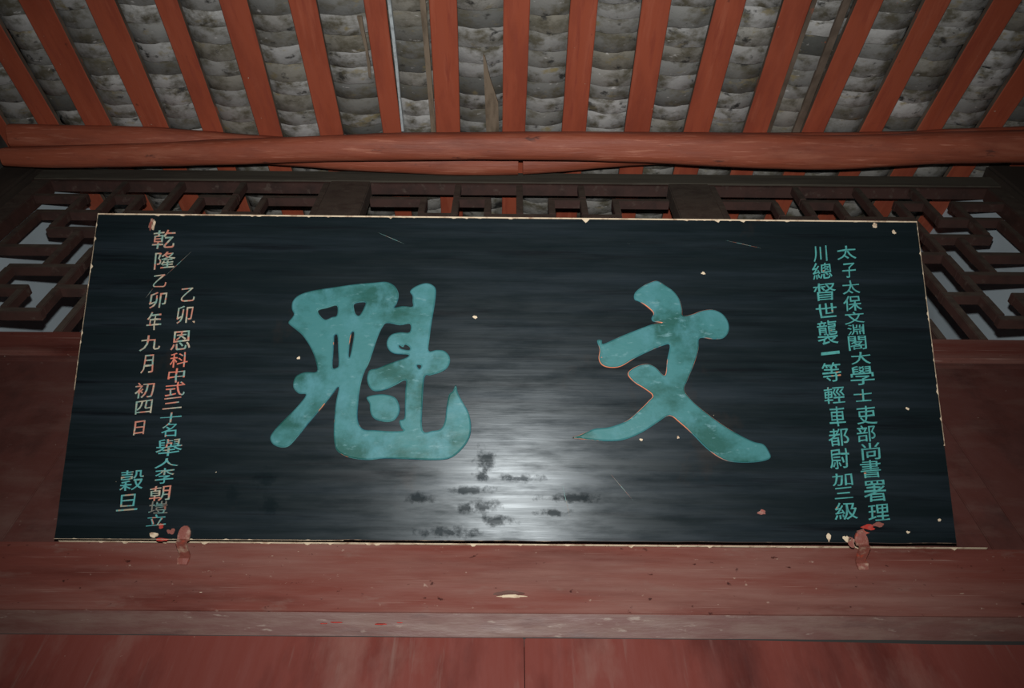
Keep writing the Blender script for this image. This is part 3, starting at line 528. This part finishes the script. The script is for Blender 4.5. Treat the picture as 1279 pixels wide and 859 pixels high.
# flakes and smudges on the lacquer
def patch(name, m_, cx, cy, rx, ry, seed, label, z=.0005, n=14, amp=.45):
    o = obj(name, prism(blob(0, 0, rx, ry, seed, n, amp), -.0006, z), m_, plaque, (cx, cy, 0)); o['label'] = label; return o
for a_ in (
    ('paint_fleck', 'cream', -0.6950, 0.0119, 0.0087, 0.0061, 31, 'cream chip in the lacquer'),
    ('paint_fleck', 'red', -0.6827, 0.0289, 0.0063, 0.0046, 32, 'bright red paint fleck'),
    ('paint_fleck', 'red', -0.6751, 0.0028, 0.0110, 0.0031, 33, 'bright red paint fleck'),
    ('paint_fleck', 'iron', -0.6625, 0.0183, 0.0079, 0.0061, 34, 'dull red paint fleck'),
    ('paint_fleck', 'red', 0.7211, 0.0373, 0.0128, 0.0054, 35, 'bright red paint fleck'),
    ('paint_fleck', 'iron', 0.7392, 0.0421, 0.0112, 0.0047, 36, 'dull red paint fleck'),
    ('paint_fleck', 'iron', 0.7073, 0.0264, 0.0096, 0.0062, 37, 'dull red paint fleck'),
    ('paint_fleck', 'cream', 0.6397, 0.0166, 0.0040, 0.0077, 38, 'cream chip in the lacquer'),
    ('paint_fleck', 'cream', 0.6745, 0.0153, 0.0064, 0.0062, 39, 'cream chip in the lacquer'),
    ('paint_fleck', 'iron', 0.6851, 0.0093, 0.0064, 0.0092, 40, 'dull red paint fleck'),
    ('paint_fleck', 'cream', -0.0695, 0.4626, 0.0047, 0.0035, 41, 'cream chip in the lacquer'),
    ('paint_fleck', 'cream', -0.4344, 0.3715, 0.0033, 0.0027, 42, 'cream chip in the lacquer'),
    ('paint_fleck', 'cream', 0.4174, 0.5644, 0.0034, 0.0029, 43, 'cream chip in the lacquer'),
    ('paint_fleck', 'cream', -0.6601, 0.4472, 0.0025, 0.0023, 44, 'cream chip in the lacquer'),
    ('paint_fleck', 'iron', 0.5112, 0.0654, 0.0080, 0.0047, 45, 'dull red paint fleck'),
    ('paint_fleck', 'cream', 0.8238, 0.2755, 0.0030, 0.0025, 46, 'cream chip in the lacquer'),
    ('paint_fleck', 'cream', 0.2742, 0.2071, 0.0029, 0.0029, 47, 'cream chip in the lacquer'),
    ('paint_fleck', 'cream', 0.3495, 0.2126, 0.0029, 0.0026, 48, 'cream chip in the lacquer'),
    ('paint_fleck', 'cream', -0.7686, 0.6634, 0.0035, 0.0147, 49, 'cream chip in the lacquer'),
    ('paint_fleck', 'iron', -0.7757, 0.6652, 0.0043, 0.0166, 50, 'dull red paint fleck'),
    ('paint_fleck', 'cream', 0.7962, 0.6776, 0.0052, 0.0056, 51, 'cream chip in the lacquer'),
    ('paint_fleck', 'cream', 0.8364, 0.6612, 0.0044, 0.0056, 52, 'cream chip in the lacquer'),
    ('paint_fleck', 'cream', 0.8632, 0.0523, 0.0032, 0.0025, 53, 'cream chip in the lacquer'),
    ('paint_fleck', 'cream', 0.7983, 0.0286, 0.0032, 0.0023, 54, 'cream chip in the lacquer')):
    patch(*a_, n=34 if a_[0] == "smudge" else 14, amp=.62 if a_[0] == "smudge" else .45)

for k_, (xa_, ya_, xb_, yb_) in enumerate(SCR):
    d_ = Vector((xb_-xa_, yb_-ya_)); n_ = Vector((-d_.y, d_.x)).normalized()*.0005
    o = obj('scratch', prism([(0, 0), (d_.x*.5+n_.x, d_.y*.5+n_.y), (d_.x, d_.y), (d_.x*.5-n_.x, d_.y*.5-n_.y)], -.0004, .0004), 'c3', plaque, (xa_, ya_, 0)); o['label'] = 'thin pale scratch'
# painted iron hooks that carry the plaque's lower edge
def hook(x, label, w_=.023, lean=0):
    cN = Vector((0, -math.sin(TI), -math.cos(TI))); cU = Vector((0, -math.cos(TI), math.sin(TI))); O = Vector(PLO)
    base = Vector((x, -.001, 2.588))
    mid = Vector((x, -.006, O.z - .012)); out = Vector((x, O.y - .010, O.z - .010))
    path = [(base, .8), (base.lerp(mid, .5) + Vector((0, -.003, 0)), 1), (mid, .85), (out, .9)]
    for v_, ww in ((.003, 1), (.012, 1.05), (.020, .95), (.026, .7), (.030, .3)):
        p = O + cN*.0055 + cU*v_; path.append((Vector((x + lean*v_, p.y, p.z)), ww))
    b = bmesh.new(); prev = None
    for k, (p, ww) in enumerate(path):
        a = path[max(k-1, 0)][0]; c = path[min(k+1, len(path)-1)][0]; t = (c-a).normalized(); nrm = t.cross(Vector((1, 0, 0))).normalized()*.0022
        hw = w_/2*ww
        cur = [b.verts.new(p + Vector((sx_*hw, 0, 0)) + nrm*q) for sx_, q in ((-1, 1), (0, 1.9), (1, 1), (1, -1), (-1, -1))]
        if prev:
            for j in range(5): b.faces.new((prev[j], prev[(j+1) % 5], cur[(j+1) % 5], cur[j]))
        else: b.faces.new(cur)
        prev = cur
    b.faces.new(prev[::-1]); bmesh.ops.recalc_face_normals(b, faces=b.faces[:])
    bmesh.ops.subdivide_edges(b, edges=b.edges[:], cuts=1, use_grid_fill=True)
    for v in b.verts: v.co += noise.noise_vector(v.co*90)*.0012
    for v in b.verts: v.co -= base
    o = obj('iron_hook', b, 'iron'); o.location = base
    return tag(o, label, 'hook', 'hooks under the plaque')
hook(-.64, 'red-painted iron hook holding the plaque near its lower left corner', lean=.1)
hook(.697, 'red-painted iron hook holding the plaque near its lower right corner', lean=-.1)

# a loose cable along the left end wall
def wire(pts, r):
    b = bmesh.new(); prev = None
    for k, p in enumerate(pts):
        t = (pts[min(k+1, len(pts)-1)] - pts[max(k-1, 0)]).normalized(); a = t.orthogonal().normalized(); c = t.cross(a)
        cur = [b.verts.new(p + (a*math.cos(q*math.pi/3) + c*math.sin(q*math.pi/3))*r) for q in range(6)]
        if prev:
            for j in range(6): b.faces.new((prev[j], prev[(j+1) % 6], cur[(j+1) % 6], cur[j]))
        prev = cur
    bmesh.ops.recalc_face_normals(b, faces=b.faces[:]); return b
base = Vector((-1.955, -.75, 4.18))
tag(obj('cable', wire([Vector((0, .05*k, .01*math.sin(k*.9) + .004*k)) for k in range(13)], .003), 'cable', None, base), 'thin grey cable along the dark left end wall of the porch', 'cable')
